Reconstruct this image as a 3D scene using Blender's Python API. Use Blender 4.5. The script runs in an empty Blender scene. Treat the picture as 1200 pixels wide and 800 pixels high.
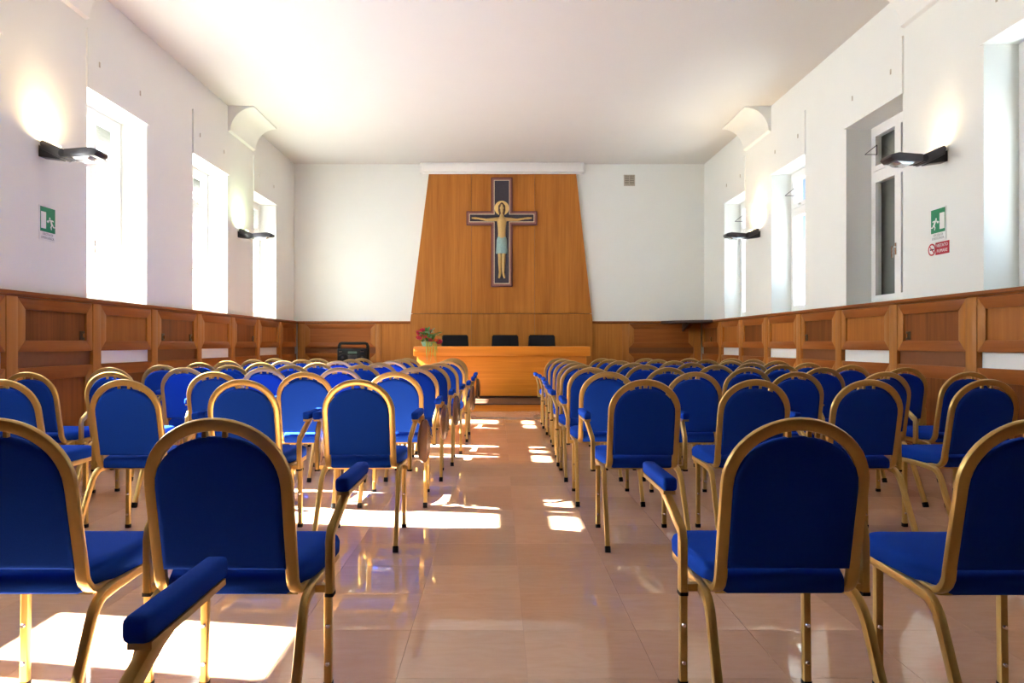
import bpy, bmesh, math, random
from mathutils import Vector, Matrix
random.seed(7)
S = bpy.context.scene
COL = S.collection

# ------------------------------------------------------------------ camera
F_PX = 830.0
CAM_H = 1.15
cd = bpy.data.cameras.new('camera')
cam = bpy.data.objects.new('camera', cd)
COL.objects.link(cam)
cd.sensor_width = 36.0
cd.lens = F_PX * 36.0 / 1200.0
cd.shift_x = 16.0 / 1200.0
cd.shift_y = 2.0 / 1200.0
cd.clip_start = 0.02
cam.location = (0, 0, CAM_H)
cam.rotation_euler = (math.pi / 2, 0, 0)
S.camera = cam

# ------------------------------------------------------------------ world, sun, exposure
w = bpy.data.worlds.new('world')
S.world = w
w.use_nodes = True
bg = w.node_tree.nodes['Background']
bg.inputs[0].default_value = (0.92, 0.96, 1.0, 1)
bg.inputs[1].default_value = 3.9

sd = bpy.data.lights.new('sun', 'SUN')
sd.energy = 30.0
sd.angle = math.radians(0.53)
sd.color = (1.0, 0.94, 0.84)
sun = bpy.data.objects.new('sun', sd)
COL.objects.link(sun)
SUN_DIR = Vector((1.0, -0.158, -0.667)).normalized()
sun.rotation_euler = SUN_DIR.to_track_quat('-Z', 'Y').to_euler()
sun.location = (-20, 10, 14)

S.view_settings.view_transform = 'Standard'
S.view_settings.look = 'None'
S.view_settings.gamma = 1.0
S.view_settings.use_curve_mapping = False
S.view_settings.exposure = 2.9

# ------------------------------------------------------------------ room dimensions
XL, XR = -4.38, 4.42
YF, YB = 15.2, -2.0
ZC = 4.99
WZ0, WZ1 = 1.62, 3.87          # window opening
WT = 0.50                      # wall thickness
LWIN = [(2.34, 3.61), (4.94, 6.21), (7.54, 8.82), (10.15, 11.45), (12.67, 13.95)]
RWIN = [(2.60, 3.87), (5.17, 6.45), (7.74, 9.0), (10.2, 11.46), (12.68, 13.85)]

# ------------------------------------------------------------------ materials
def newmat(name):
    m = bpy.data.materials.new(name)
    m.use_nodes = True
    nt = m.node_tree
    return m, nt, nt.nodes['Principled BSDF']

def N(nt, typ, **kw):
    n = nt.nodes.new(typ)
    for k, v in kw.items():
        setattr(n, k, v)
    return n

def simple(name, col, rough=0.5, metal=0.0, noise=0.0, nscale=20.0, bump=0.0, sheen=0.0, coat=0.0, spec=None):
    m, nt, b = newmat(name)
    b.inputs['Roughness'].default_value = rough
    b.inputs['Metallic'].default_value = metal
    if spec is not None:
        b.inputs['Specular IOR Level'].default_value = spec
    if sheen:
        b.inputs['Sheen Weight'].default_value = sheen
        b.inputs['Sheen Roughness'].default_value = 0.35
        b.inputs['Sheen Tint'].default_value = (0.25, 0.45, 1.0, 1)
    if coat:
        b.inputs['Coat Weight'].default_value = coat
        b.inputs['Coat Roughness'].default_value = 0.1
    geo = N(nt, 'ShaderNodeNewGeometry')
    tx = N(nt, 'ShaderNodeTexNoise')
    tx.inputs['Scale'].default_value = nscale
    tx.inputs['Detail'].default_value = 4
    nt.links.new(geo.outputs['Position'], tx.inputs['Vector'])
    mx = N(nt, 'ShaderNodeMix', data_type='RGBA')
    mx.inputs[6].default_value = tuple(c * (1 - noise) for c in col) + (1,)
    mx.inputs[7].default_value = tuple(min(1, c * (1 + noise)) for c in col) + (1,)
    nt.links.new(tx.outputs['Fac'], mx.inputs[0])
    nt.links.new(mx.outputs[2], b.inputs['Base Color'])
    if bump:
        bp = N(nt, 'ShaderNodeBump')
        bp.inputs['Strength'].default_value = bump
        bp.inputs['Distance'].default_value = 0.002
        nt.links.new(tx.outputs['Fac'], bp.inputs['Height'])
        nt.links.new(bp.outputs['Normal'], b.inputs['Normal'])
    return m

def wood(name, c1, c2, axis, rough=0.38, tint=0.12):
    m, nt, b = newmat(name)
    geo = N(nt, 'ShaderNodeNewGeometry')
    mp = N(nt, 'ShaderNodeMapping')
    sc = [26.0, 26.0, 26.0]
    sc['xyz'.index(axis)] = 1.1
    mp.inputs['Scale'].default_value = sc
    oi = N(nt, 'ShaderNodeObjectInfo')
    ad = N(nt, 'ShaderNodeVectorMath', operation='SCALE')
    comb = N(nt, 'ShaderNodeCombineXYZ')
    for i in range(3):
        nt.links.new(oi.outputs['Random'], comb.inputs[i])
    nt.links.new(comb.outputs[0], ad.inputs[0])
    ad.inputs['Scale'].default_value = 7.0
    av = N(nt, 'ShaderNodeVectorMath', operation='ADD')
    nt.links.new(geo.outputs['Position'], av.inputs[0])
    nt.links.new(ad.outputs[0], av.inputs[1])
    nt.links.new(av.outputs[0], mp.inputs['Vector'])
    t1 = N(nt, 'ShaderNodeTexNoise')
    t1.inputs['Scale'].default_value = 1.0
    t1.inputs['Detail'].default_value = 5
    t1.inputs['Distortion'].default_value = 0.6
    nt.links.new(mp.outputs[0], t1.inputs['Vector'])
    t2 = N(nt, 'ShaderNodeTexNoise')
    t2.inputs['Scale'].default_value = 0.22
    t2.inputs['Detail'].default_value = 2
    nt.links.new(mp.outputs[0], t2.inputs['Vector'])
    mth = N(nt, 'ShaderNodeMath', operation='ADD')
    nt.links.new(t1.outputs['Fac'], mth.inputs[0])
    nt.links.new(t2.outputs['Fac'], mth.inputs[1])
    rg = N(nt, 'ShaderNodeMapRange')
    rg.inputs['From Min'].default_value = 0.7
    rg.inputs['From Max'].default_value = 1.3
    nt.links.new(mth.outputs[0], rg.inputs['Value'])
    mx = N(nt, 'ShaderNodeMix', data_type='RGBA')
    mx.inputs[6].default_value = c1 + (1,)
    mx.inputs[7].default_value = c2 + (1,)
    nt.links.new(rg.outputs[0], mx.inputs[0])
    hs = N(nt, 'ShaderNodeHueSaturation')
    vr = N(nt, 'ShaderNodeMapRange')
    vr.inputs['To Min'].default_value = 1 - tint
    vr.inputs['To Max'].default_value = 1 + tint
    nt.links.new(oi.outputs['Random'], vr.inputs['Value'])
    nt.links.new(vr.outputs[0], hs.inputs['Value'])
    nt.links.new(mx.outputs[2], hs.inputs['Color'])
    nt.links.new(hs.outputs[0], b.inputs['Base Color'])
    b.inputs['Roughness'].default_value = rough
    b.inputs['Specular IOR Level'].default_value = 0.22
    return m

def emit(name, col, st):
    m, nt, b = newmat(name)
    b.inputs['Base Color'].default_value = col + (1,)
    b.inputs['Emission Color'].default_value = col + (1,)
    b.inputs['Emission Strength'].default_value = st
    return m

def glassmat():
    m, nt, b = newmat('window_glass')
    nt.nodes.remove(b)
    out = nt.nodes['Material Output']
    tr = N(nt, 'ShaderNodeBsdfTransparent')
    tr.inputs[0].default_value = (0.94, 0.97, 0.96, 1)
    gl = N(nt, 'ShaderNodeBsdfGlossy')
    gl.inputs['Roughness'].default_value = 0.02
    mx = N(nt, 'ShaderNodeMixShader')
    mx.inputs[0].default_value = 0.04
    nt.links.new(tr.outputs[0], mx.inputs[1])
    nt.links.new(gl.outputs[0], mx.inputs[2])
    nt.links.new(mx.outputs[0], out.inputs[0])
    return m

TILE_X, TILE_Y = 0.45, 0.41
TX0, TY0 = 0.10, 2.43          # one joint crossing
def tilemat():
    m, nt, b = newmat('polished_marble')
    geo = N(nt, 'ShaderNodeNewGeometry')
    sub = N(nt, 'ShaderNodeVectorMath', operation='SUBTRACT')
    sub.inputs[1].default_value = (TX0, TY0, 0)
    nt.links.new(geo.outputs['Position'], sub.inputs[0])
    div = N(nt, 'ShaderNodeVectorMath', operation='DIVIDE')
    div.inputs[1].default_value = (TILE_X, TILE_Y, 50)
    nt.links.new(sub.outputs[0], div.inputs[0])
    fl = N(nt, 'ShaderNodeVectorMath', operation='FLOOR')
    nt.links.new(div.outputs[0], fl.inputs[0])
    wn = N(nt, 'ShaderNodeTexWhiteNoise')
    nt.links.new(fl.outputs[0], wn.inputs['Vector'])
    # veining, offset per tile
    sc = N(nt, 'ShaderNodeVectorMath', operation='SCALE')
    sc.inputs['Scale'].default_value = 9.0
    nt.links.new(wn.outputs['Color'], sc.inputs[0])
    add = N(nt, 'ShaderNodeVectorMath', operation='ADD')
    nt.links.new(geo.outputs['Position'], add.inputs[0])
    nt.links.new(sc.outputs[0], add.inputs[1])
    mp = N(nt, 'ShaderNodeMapping')
    mp.inputs['Scale'].default_value = (3.0, 12.0, 1)
    mp.inputs['Rotation'].default_value = (0, 0, 0.35)
    nt.links.new(add.outputs[0], mp.inputs['Vector'])
    nz = N(nt, 'ShaderNodeTexNoise')
    nz.inputs['Scale'].default_value = 1.6
    nz.inputs['Detail'].default_value = 7
    nz.inputs['Distortion'].default_value = 1.5
    nt.links.new(mp.outputs[0], nz.inputs['Vector'])
    mx = N(nt, 'ShaderNodeMix', data_type='RGBA')
    mx.inputs[6].default_value = (0.61, 0.36, 0.235, 1)
    mx.inputs[7].default_value = (0.72, 0.47, 0.345, 1)
    nt.links.new(nz.outputs['Fac'], mx.inputs[0])
    hs = N(nt, 'ShaderNodeHueSaturation')
    vr = N(nt, 'ShaderNodeMapRange')
    vr.inputs['To Min'].default_value = 0.90
    vr.inputs['To Max'].default_value = 1.08
    nt.links.new(wn.outputs['Value'], vr.inputs['Value'])
    nt.links.new(vr.outputs[0], hs.inputs['Value'])
    nt.links.new(mx.outputs[2], hs.inputs['Color'])
    nt.links.new(hs.outputs[0], b.inputs['Base Color'])
    b.inputs['Roughness'].default_value = 0.04
    b.inputs['Specular IOR Level'].default_value = 1.0
    return m

M = {}
M['wall'] = simple('white_plaster', (0.80, 0.81, 0.765), 0.75, noise=0.015, nscale=3, bump=0.05)
M['facade'] = simple('facade_plaster', (0.34, 0.40, 0.50), 0.8, noise=0.03, nscale=1)  # dark bluish colour chosen to dim and cool the courtyard light
M['ceil'] = simple('ceiling_plaster', (0.69, 0.67, 0.625), 0.8, noise=0.015, nscale=2)
M['wpaint'] = simple('white_paint', (0.86, 0.85, 0.82), 0.35, noise=0.01)
M['tile'] = tilemat()
M['grout'] = simple('grout', (0.45, 0.25, 0.17), 0.5, noise=0.1)
L1, L2 = (0.36, 0.130, 0.026), (0.47, 0.190, 0.044)
D1, D2 = (0.24, 0.066, 0.012), (0.35, 0.108, 0.022)
P1, P2 = (0.14, 0.038, 0.008), (0.25, 0.076, 0.016)
for ax in 'xyz':
    M['light_' + ax] = wood('light_wood_' + ax, L1, L2, ax, tint=0.07)
    M['dark_' + ax] = wood('red_wood_' + ax, D1, D2, ax, tint=0.1)
M['panel_z'] = wood('panel_wood', P1, P2, 'z', tint=0.28)
M['bright_panel_z'] = wood('bright_panel_wood', (0.30, 0.095, 0.016), (0.42, 0.15, 0.03), 'z', tint=0.15)
M['veneer_z'] = wood('wall_veneer', (0.36, 0.125, 0.021), (0.50, 0.195, 0.038), 'z', tint=0.04)
M['desk_x'] = wood('desk_wood', (0.60, 0.195, 0.02), (0.76, 0.275, 0.036), 'x', tint=0.04, rough=0.3)
M['plinth'] = simple('dark_plinth', (0.06, 0.025, 0.014), 0.5, noise=0.2)
M['dais'] = simple('dais_top', (0.075, 0.035, 0.022), 0.45, noise=0.2)
M['slot'] = simple('slot_shadow_wood', (0.20, 0.062, 0.014), 0.5, noise=0.15)  # dark brown wood of the recessed slot boards
M['blue'] = simple('royal_blue_fabric', (0.008, 0.050, 0.39), 0.9, noise=0.12, nscale=300, bump=0.25, spec=0.04)
M['gold'] = simple('gold_lacquer', (0.56, 0.365, 0.115), 0.3, metal=0.55, noise=0.05, nscale=40)
M['rubber'] = simple('black_rubber', (0.009, 0.009, 0.010), 0.6, spec=0.2)
M['steel'] = simple('bright_steel', (0.8, 0.8, 0.78), 0.2, metal=1.0)
M['tablet'] = simple('brown_laminate', (0.20, 0.10, 0.055), 0.22, noise=0.1, nscale=8)
M['black'] = simple('black_plastic', (0.014, 0.014, 0.017), 0.35, noise=0.1, spec=0.25)
M['leather'] = simple('black_leather', (0.007, 0.008, 0.013), 0.4, noise=0.2, nscale=60, bump=0.2, spec=0.2)
M['lampmetal'] = simple('anthracite_metal', (0.05, 0.045, 0.05), 0.3, metal=0.6)
M['reflector'] = simple('satin_reflector', (0.75, 0.77, 0.78), 0.25, metal=0.9)
M['glass'] = glassmat()
M['shutter'] = simple('grey_shutter', (0.20, 0.19, 0.18), 0.6, noise=0.05)
M['sign_white'] = simple('sign_white', (0.80, 0.82, 0.80), 0.4)
M['sign_green'] = simple('sign_green', (0.005, 0.25, 0.11), 0.35)
M['sign_red'] = simple('sign_red', (0.48, 0.012, 0.03), 0.35)
M['sign_text'] = simple('sign_grey_text', (0.30, 0.33, 0.33), 0.5)
M['brass'] = simple('dark_brass_plate', (0.07, 0.05, 0.03), 0.35, metal=0.6)
M['vent'] = simple('vent_metal', (0.50, 0.45, 0.36), 0.5, metal=0.2, noise=0.25, nscale=40)
M['maroon'] = simple('maroon_border', (0.13, 0.035, 0.032), 0.5, noise=0.2, nscale=30)
M['maroon2'] = simple('rose_border', (0.26, 0.11, 0.095), 0.5, noise=0.35, nscale=70)
M['iconred'] = simple('icon_red', (0.42, 0.05, 0.03), 0.5, noise=0.3, nscale=50)
M['icondark'] = simple('icon_dark', (0.035, 0.03, 0.045), 0.5, noise=0.3, nscale=40)
M['ochre'] = simple('ochre_paint', (0.55, 0.36, 0.12), 0.5, noise=0.12, nscale=25)
M['goldleaf'] = simple('gold_leaf', (0.80, 0.56, 0.20), 0.4, metal=0.3, noise=0.15, nscale=40)
M['cream'] = simple('icon_cream', (0.68, 0.56, 0.40), 0.5, noise=0.2, nscale=40)
M['paleblue'] = simple('pale_blue_cloth', (0.26, 0.40, 0.38), 0.6, noise=0.25, nscale=30)
M['hair'] = simple('brown_hair', (0.10, 0.045, 0.02), 0.6)
M['rose'] = simple('pink_red_petal', (0.62, 0.02, 0.08), 0.5, noise=0.3, nscale=60)
M['orange'] = simple('orange_petal', (0.75, 0.12, 0.03), 0.5, noise=0.3, nscale=60)
M['leaf'] = simple('green_leaf', (0.07, 0.22, 0.05), 0.5, noise=0.4, nscale=40)
M['leaf2'] = simple('grey_green_leaf', (0.20, 0.38, 0.26), 0.5, noise=0.3, nscale=40)
M['stem'] = simple('yellow_green_stem', (0.38, 0.42, 0.07), 0.5, noise=0.3, nscale=40)
M['display'] = simple('display_green', (0.12, 0.20, 0.16), 0.2)

# ------------------------------------------------------------------ mesh helpers
def finish(bm, name, smooth=False, angle=35):
    bmesh.ops.recalc_face_normals(bm, faces=bm.faces)
    me = bpy.data.meshes.new(name)
    bm.to_mesh(me)
    bm.free()
    if smooth:
        me.polygons.foreach_set('use_smooth', [True] * len(me.polygons))
        try:
            me.set_sharp_from_angle(angle=math.radians(angle))
        except Exception:
            pass
    return me

def link(name, me, mat, parent=None, loc=None, rot=None):
    o = bpy.data.objects.new(name, me)
    COL.objects.link(o)
    if me is not None and mat is not None and len(me.materials) == 0:
        me.materials.append(M[mat] if isinstance(mat, str) else mat)
    if parent is not None:
        o.parent = parent
    if loc is not None:
        o.location = loc
    if rot is not None:
        o.rotation_euler = rot
    return o

def tag(o, label, cat=None, group=None, kind=None):
    o['label'] = label
    if cat:
        o['category'] = cat
    if group:
        o['group'] = group
    if kind:
        o['kind'] = kind
    return o

def empty(name, loc=(0, 0, 0), rz=0.0):
    o = bpy.data.objects.new(name, None)
    o.empty_display_size = 0.1
    COL.objects.link(o)
    o.location = loc
    o.rotation_euler = (0, 0, rz)
    return o

def add_box(bm, x0, x1, y0, y1, z0, z1):
    vs = [bm.verts.new(p) for p in ((x0, y0, z0), (x1, y0, z0), (x1, y1, z0), (x0, y1, z0),
                                    (x0, y0, z1), (x1, y0, z1), (x1, y1, z1), (x0, y1, z1))]
    for f in ((0, 3, 2, 1), (4, 5, 6, 7), (0, 1, 5, 4), (1, 2, 6, 5), (2, 3, 7, 6), (3, 0, 4, 7)):
        bm.faces.new([vs[i] for i in f])
    return vs

def box(name, x0, x1, y0, y1, z0, z1, bevel=0.0, seg=2):
    bm = bmesh.new()
    add_box(bm, x0, x1, y0, y1, z0, z1)
    if bevel:
        bmesh.ops.bevel(bm, geom=bm.edges[:], offset=bevel, segments=seg, affect='EDGES', profile=0.5)
    return finish(bm, name, smooth=bool(bevel))

def add_prism(bm, pts, a, b, f):
    """pts: 2D polygon, extruded from a to b; f(u, v, d) -> 3D"""
    n = len(pts)
    va = [bm.verts.new(f(u, v, a)) for u, v in pts]
    vb = [bm.verts.new(f(u, v, b)) for u, v in pts]
    bm.faces.new(va)
    bm.faces.new(vb[::-1])
    for i in range(n):
        bm.faces.new([va[i], vb[i], vb[(i + 1) % n], va[(i + 1) % n]])

def prism(name, pts, a, b, f, bevel=0.0, smooth=False):
    bm = bmesh.new()
    add_prism(bm, pts, a, b, f)
    if bevel:
        bmesh.ops.recalc_face_normals(bm, faces=bm.faces)
        bmesh.ops.bevel(bm, geom=bm.edges[:], offset=bevel, segments=2, affect='EDGES', profile=0.5)
        smooth = True
    return finish(bm, name, smooth=smooth)

def rrect(w, h, r, n=3):
    pts = []
    for cx, cy, a0 in ((w / 2 - r, h / 2 - r, 0), (-w / 2 + r, h / 2 - r, 90), (-w / 2 + r, -h / 2 + r, 180), (w / 2 - r, -h / 2 + r, 270)):
        for k in range(n + 1):
            a = math.radians(a0 + 90 * k / n)
            pts.append((cx + r * math.cos(a), cy + r * math.sin(a)))
    return pts

def circ(r, n=10):
    return [(r * math.cos(2 * math.pi * k / n), r * math.sin(2 * math.pi * k / n)) for k in range(n)]

def add_sweep(bm, path, prof, ref, scale=None, cap=True):
    """sweep profile (u along ref side, v along T x ref) along path by parallel transport"""
    P = [Vector(p) for p in path]
    n = len(P)
    Ts = []
    for i in range(n):
        t = (P[min(i + 1, n - 1)] - P[max(i - 1, 0)])
        Ts.append(t.normalized())
    u = Vector(ref)
    rings = []
    for i in range(n):
        t = Ts[i]
        if i > 0:
            q = Ts[i - 1].rotation_difference(t)
            u = q @ u
        u = (u - t * u.dot(t)).normalized()
        v = t.cross(u)
        k = scale[i] if scale else 1.0
        rings.append([bm.verts.new(P[i] + u * (a * k) + v * (b * k)) for a, b in prof])
    m = len(prof)
    for i in range(n - 1):
        for j in range(m):
            bm.faces.new([rings[i][j], rings[i][(j + 1) % m], rings[i + 1][(j + 1) % m], rings[i + 1][j]])
    if cap:
        bm.faces.new(rings[0][::-1])
        bm.faces.new(rings[-1])

def sweep(name, path, prof, ref, scale=None):
    bm = bmesh.new()
    add_sweep(bm, path, prof, ref, scale)
    return finish(bm, name, smooth=True, angle=40)

def add_cyl(bm, c, axis, r, h, n=12, r2=None):
    a = Vector(axis).normalized()
    ref = Vector((1, 0, 0)) if abs(a.x) < 0.9 else Vector((0, 1, 0))
    add_sweep(bm, [Vector(c), Vector(c) + a * h], circ(1.0, n), ref, [r, r if r2 is None else r2])

def text_mesh(s, size, name='lettering'):
    cu = bpy.data.curves.new(name, 'FONT')
    cu.body = s
    cu.size = size
    cu.align_x = 'CENTER'
    cu.align_y = 'CENTER'
    cu.extrude = 0.0006
    cu.resolution_u = 2
    ob = bpy.data.objects.new(name, cu)
    COL.objects.link(ob)
    dg = bpy.context.evaluated_depsgraph_get()
    me = bpy.data.meshes.new_from_object(ob.evaluated_get(dg))
    bpy.data.objects.remove(ob)
    me.name = name
    me.materials.clear()
    return me

# wall mappings: (s along wall, z, d = distance out into the room)
fL = lambda s, z, d: (XL + d, s, z)
fR = lambda s, z, d: (XR - d, s, z)
fF = lambda s, z, d: (s, YF - d, z)

# ------------------------------------------------------------------ shell
def wall_with_windows(name, f, wins, label):
    bm = bmesh.new()
    rect = lambda s0, s1, z0, z1: add_prism(bm, [(s0, z0), (s1, z0), (s1, z1), (s0, z1)], 0, -WT, f)
    rect(YB, YF, 0, WZ0)
    rect(YB, YF, WZ1, ZC)
    e = YB
    for a, b in wins:
        rect(e, a, WZ0, WZ1)
        e = b
    rect(e, YF, WZ0, WZ1)
    o = link(name, finish(bm, name), 'wall')
    return tag(o, label, kind='structure')

wall_left = wall_with_windows('wall_left', fL, LWIN, 'white plastered window wall on the boombox side')
wall_right = wall_with_windows('wall_right', fR, RWIN, 'white plastered window wall with the no-smoking sign')
wall_front = tag(link('wall_front', box('wall_front', XL - WT, XR + WT, YF, YF + 0.3, 0, ZC), 'wall'),
                 'white end wall behind the speakers desk', kind='structure')
tag(link('wall_back', box('wall_back', XL - WT, XR + WT, YB - 0.3, YB, 0, ZC), 'plinth'),  # out of view; dark colour keeps bounce light off the chair backs
    'dark wood rear wall of the hall', kind='structure')
# unseen storeys added above the hall to keep the lane in shade
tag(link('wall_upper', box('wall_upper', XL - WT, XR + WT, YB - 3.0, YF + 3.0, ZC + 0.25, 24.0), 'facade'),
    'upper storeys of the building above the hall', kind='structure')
# building across the lane; its height and closing walls added to cut sky light
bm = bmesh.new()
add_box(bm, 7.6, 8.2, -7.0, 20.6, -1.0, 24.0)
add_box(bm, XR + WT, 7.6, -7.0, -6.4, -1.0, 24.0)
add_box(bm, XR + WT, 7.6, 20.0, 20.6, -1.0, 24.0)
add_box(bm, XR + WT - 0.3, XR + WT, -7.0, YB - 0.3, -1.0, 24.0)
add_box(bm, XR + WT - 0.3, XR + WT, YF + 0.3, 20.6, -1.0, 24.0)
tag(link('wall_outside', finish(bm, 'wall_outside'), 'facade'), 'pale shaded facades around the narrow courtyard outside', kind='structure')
tag(link('ceiling', box('ceiling', XL - WT, XR + WT, YB - 0.3, YF + 0.3, ZC, ZC + 0.25), 'ceil'),
    'flat cream white ceiling', kind='structure')

# floor: grout bed + tiles
floor = tag(link('floor', box('floor', XL - WT, XR + WT, YB - 0.3, YF + 0.3, -0.2, -0.004), 'grout'),
            'polished salmon pink marble tile floor', kind='structure')
J = 0.0005
bm = bmesh.new()
add_box(bm, J, TILE_X - J, J, TILE_Y - J, -0.006, 0.0)
top = [e for e in bm.edges if all(abs(v.co.z) < 1e-6 for v in e.verts)]
bmesh.ops.bevel(bm, geom=top, offset=0.0005, segments=1, affect='EDGES')
tile_me = finish(bm, 'tile')
cands = []
for i in range(-12, 12):
    for j in range(-13, 34):
        x0, y0 = TX0 + i * TILE_X, TY0 + j * TILE_Y
        x1, y1 = x0 + TILE_X, y0 + TILE_Y
        if x1 < XL or x0 > XR or y1 < YB or y0 > YF:
            continue
        cy = (y0 + y1) / 2
        cx = (x0 + x1) / 2
        vis = cy > 2.1 and abs(cx + 0.0) < 0.74 * cy + 0.3 and cy < 12.2
        whole = x0 >= XL and x1 <= XR and y0 >= YB and y1 <= YF
        cands.append((cy if (vis and whole) else 1000 + abs(cy), x0, y0, x1, y1))
cands.sort()
bm = bmesh.new()
for k, (key, x0, y0, x1, y1) in enumerate(cands):
    if k < 300 and key < 1000:
        link('tile', tile_me, 'tile', floor, loc=(x0, y0, 0))
    else:
        a0, a1 = max(x0 + J, XL), min(x1 - J, XR)
        b0, b1 = max(y0 + J, YB), min(y1 - J, YF)
        if a1 - a0 > 0.01 and b1 - b0 > 0.01:
            add_box(bm, a0, a1, b0, b1, -0.006, 0.0)
o = link('tile_field', finish(bm, 'tile_field'), 'tile', floor)
o['kind'] = 'stuff'

# ------------------------------------------------------------------ corbels and shutter-box panels
tn = [0]
def trim_name():
    tn[0] += 1
    return 'trim_%d' % tn[0]

def corbel(f, s0, s1, label):
    bm = bmesh.new()
    prof = [(0, ZC), (0.42, ZC), (0.42, ZC - 0.02)]
    for k in range(1, 9):
        a = math.pi / 2 * k / 8
        prof.append((0.42 - 0.42 * math.sin(a) * 0.9 - 0.0, ZC - 0.02 - 0.37 * (1 - math.cos(a))))
    prof.append((0.0, ZC - 0.41))
    g = lambda d, z, s: f(s, z, d)
    add_prism(bm, prof, s0, s1, g)
    o = link(trim_name(), finish(bm, 'corbel', smooth=True, angle=30), 'wall')
    return tag(o, label, kind='structure')

corbel(fL, 6.23, 7.52, 'white curved corbel under the ceiling above warm lit wall lamp, exit sign wall')
corbel(fL, 11.47, 12.65, 'white curved corbel under the ceiling above the greenish lamp')
corbel(fR, 6.47, 7.72, 'white curved corbel under the ceiling above the no-smoking sign')
corbel(fR, 11.48, 12.66, 'white curved corbel under the ceiling by the far warm lamp')

wn_ = [0]
def window(f, s0, s1, side, shutter_z, label, stay=False):
    wn_[0] += 1
    D = -0.35                                    # frame plane depth behind wall face
    w0, w1, z0, z1 = s0 + 0.07, s1 - 0.07, WZ0, WZ1
    mid = (s0 + s1) / 2
    rect = lambda bm, a, b, c, d, e0, e1: add_prism(bm, [(a, c), (b, c), (b, d), (a, d)], e0, e1, f)
    bm = bmesh.new()
    rect(bm, s0, w0, z0, z1, D - 0.04, D + 0.03)
    rect(bm, w1, s1, z0, z1, D - 0.04, D + 0.03)
    rect(bm, w0, w1, z0, z0 + 0.06, D - 0.04, D + 0.03)
    rect(bm, w0, w1, z1 - 0.07, z1, D - 0.04, D + 0.03)
    rect(bm, w0, w1, 3.22, 3.30, D - 0.04, D + 0.035)
    root = tag(link('window_%d' % wn_[0], finish(bm, 'window_frame'), 'wpaint'), label, kind='structure')
    for a, b in ((w0, mid), (mid, w1)):
        for c, d, nm in ((z0 + 0.06, 3.22, 'sash'), (3.30, z1 - 0.07, 'transom_sash')):
            t = 0.065
            bm = bmesh.new()
            rect(bm, a, a + t, c, d, D - 0.025, D + 0.05)
            rect(bm, b - t, b, c, d, D - 0.025, D + 0.05)
            rect(bm, a + t, b - t, c, c + t, D - 0.025, D + 0.05)
            rect(bm, a + t, b - t, d - t, d, D - 0.025, D + 0.05)
            sh = link(nm, finish(bm, nm), 'wpaint', root)
            link('pane', prism('pane', [(a + t, c + t), (b - t, c + t), (b - t, d - t), (a + t, d - t)], D + 0.008, D + 0.014, f), 'glass', sh)
            if nm == 'transom_sash':
                link('latch', prism('latch', [(a + 0.2, c + 0.015), (a + 0.27, c + 0.015), (a + 0.27, c + 0.04), (a + 0.2, c + 0.04)], D + 0.049, D + 0.075, f, bevel=0.004), 'steel', sh)
            elif a == mid:
                bm = bmesh.new()
                rect(bm, a + 0.015, a + 0.045, 2.2, 2.34, D + 0.049, D + 0.06)
                rect(bm, a + 0.02, a + 0.04, 2.28, 2.30, D + 0.06, D + 0.10)
                rect(bm, a + 0.02, a + 0.04, 2.16, 2.30, D + 0.09, D + 0.105)
                link('handle', finish(bm, 'handle'), 'steel', sh)
    if stay:
        s = w1 - 0.10
        bm = bmesh.new()
        pr = circ(0.005, 6)
        A, B, C_ = f(s, 3.62, D + 0.05), f(s, 3.50, D + 0.05), f(s, 3.50, D + 0.20)
        for p, q in ((A, C_), (B, C_), (A, B)):
            add_sweep(bm, [p, q], pr, (0, 1, 0))
        link('stay_bracket', finish(bm, 'stay_bracket', True), 'lampmetal', root)
    # exterior roller shutter, lowered to shutter_z
    if shutter_z < z1 - 0.02:
        bm = bmesh.new()
        z = z1
        while z > shutter_z + 0.01:
            zz = max(z - 0.05, shutter_z)
            rect(bm, s0, s1, zz + 0.003, z, D - 0.105, D - 0.09)
            rect(bm, s0, s1, zz, zz + 0.004, D - 0.10, D - 0.094)
            z = zz
        link('roller_shutter', finish(bm, 'roller_shutter'), 'shutter', root)
    # service panel of the shutter box, above the opening
    bm = bmesh.new()
    rect(bm, s0 - 0.02, s1 + 0.03, z1 - 0.0, 4.50, 0, 0.02)
    bx = link('shutter_box_panel', finish(bm, 'shutter_box_panel'), 'wall', root)
    for s in (s0 + 0.2, s1 - 0.2):
        link('panel_screw', prism('panel_screw', [(s - .012 , 4.16), (s + .012, 4.16), (s + .012, 4.22), (s - .012, 4.22)], 0.019, 0.028, f, bevel=0.004), 'vent', bx)
    return root

LLAB = ['tall white casement window with half lowered shutter near the rear wall, boombox side',
        'tall white casement window before the exit sign, boombox side',
        'tall white casement window just past the exit sign, boombox side',
        'tall white casement window just before the greenish lamp, boombox side',
        'tall white casement window beyond the greenish lamp, closest to the boombox']
LSH = [2.67, 3.55, 3.55, 3.55, 3.28]  # last shutter lowered further to cut light on the end wall
for (a, b), lb, sh in zip(LWIN, LLAB, LSH):
    window(fL, a, b, 'L', sh, lb)
RLAB = ['tall white casement window with closed shutter near the rear wall, no-smoking sign side',
        'tall white casement window beside the no-smoking sign, toward the rear wall',
        'tall white casement window with grey closed shutter past the no-smoking sign',
        'tall bright casement window just before the far warm lamp',
        'tall bright casement window next to the dark corner shelf']
RSH = [WZ0, 3.86, WZ0, 3.86, 3.86]  # first one, out of view, kept closed to darken the nearest chair backs
for k, ((a, b), lb, sh) in enumerate(zip(RWIN, RLAB, RSH)):
    window(fR, a, b, 'R', sh, lb, stay=k >= 2)

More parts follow.
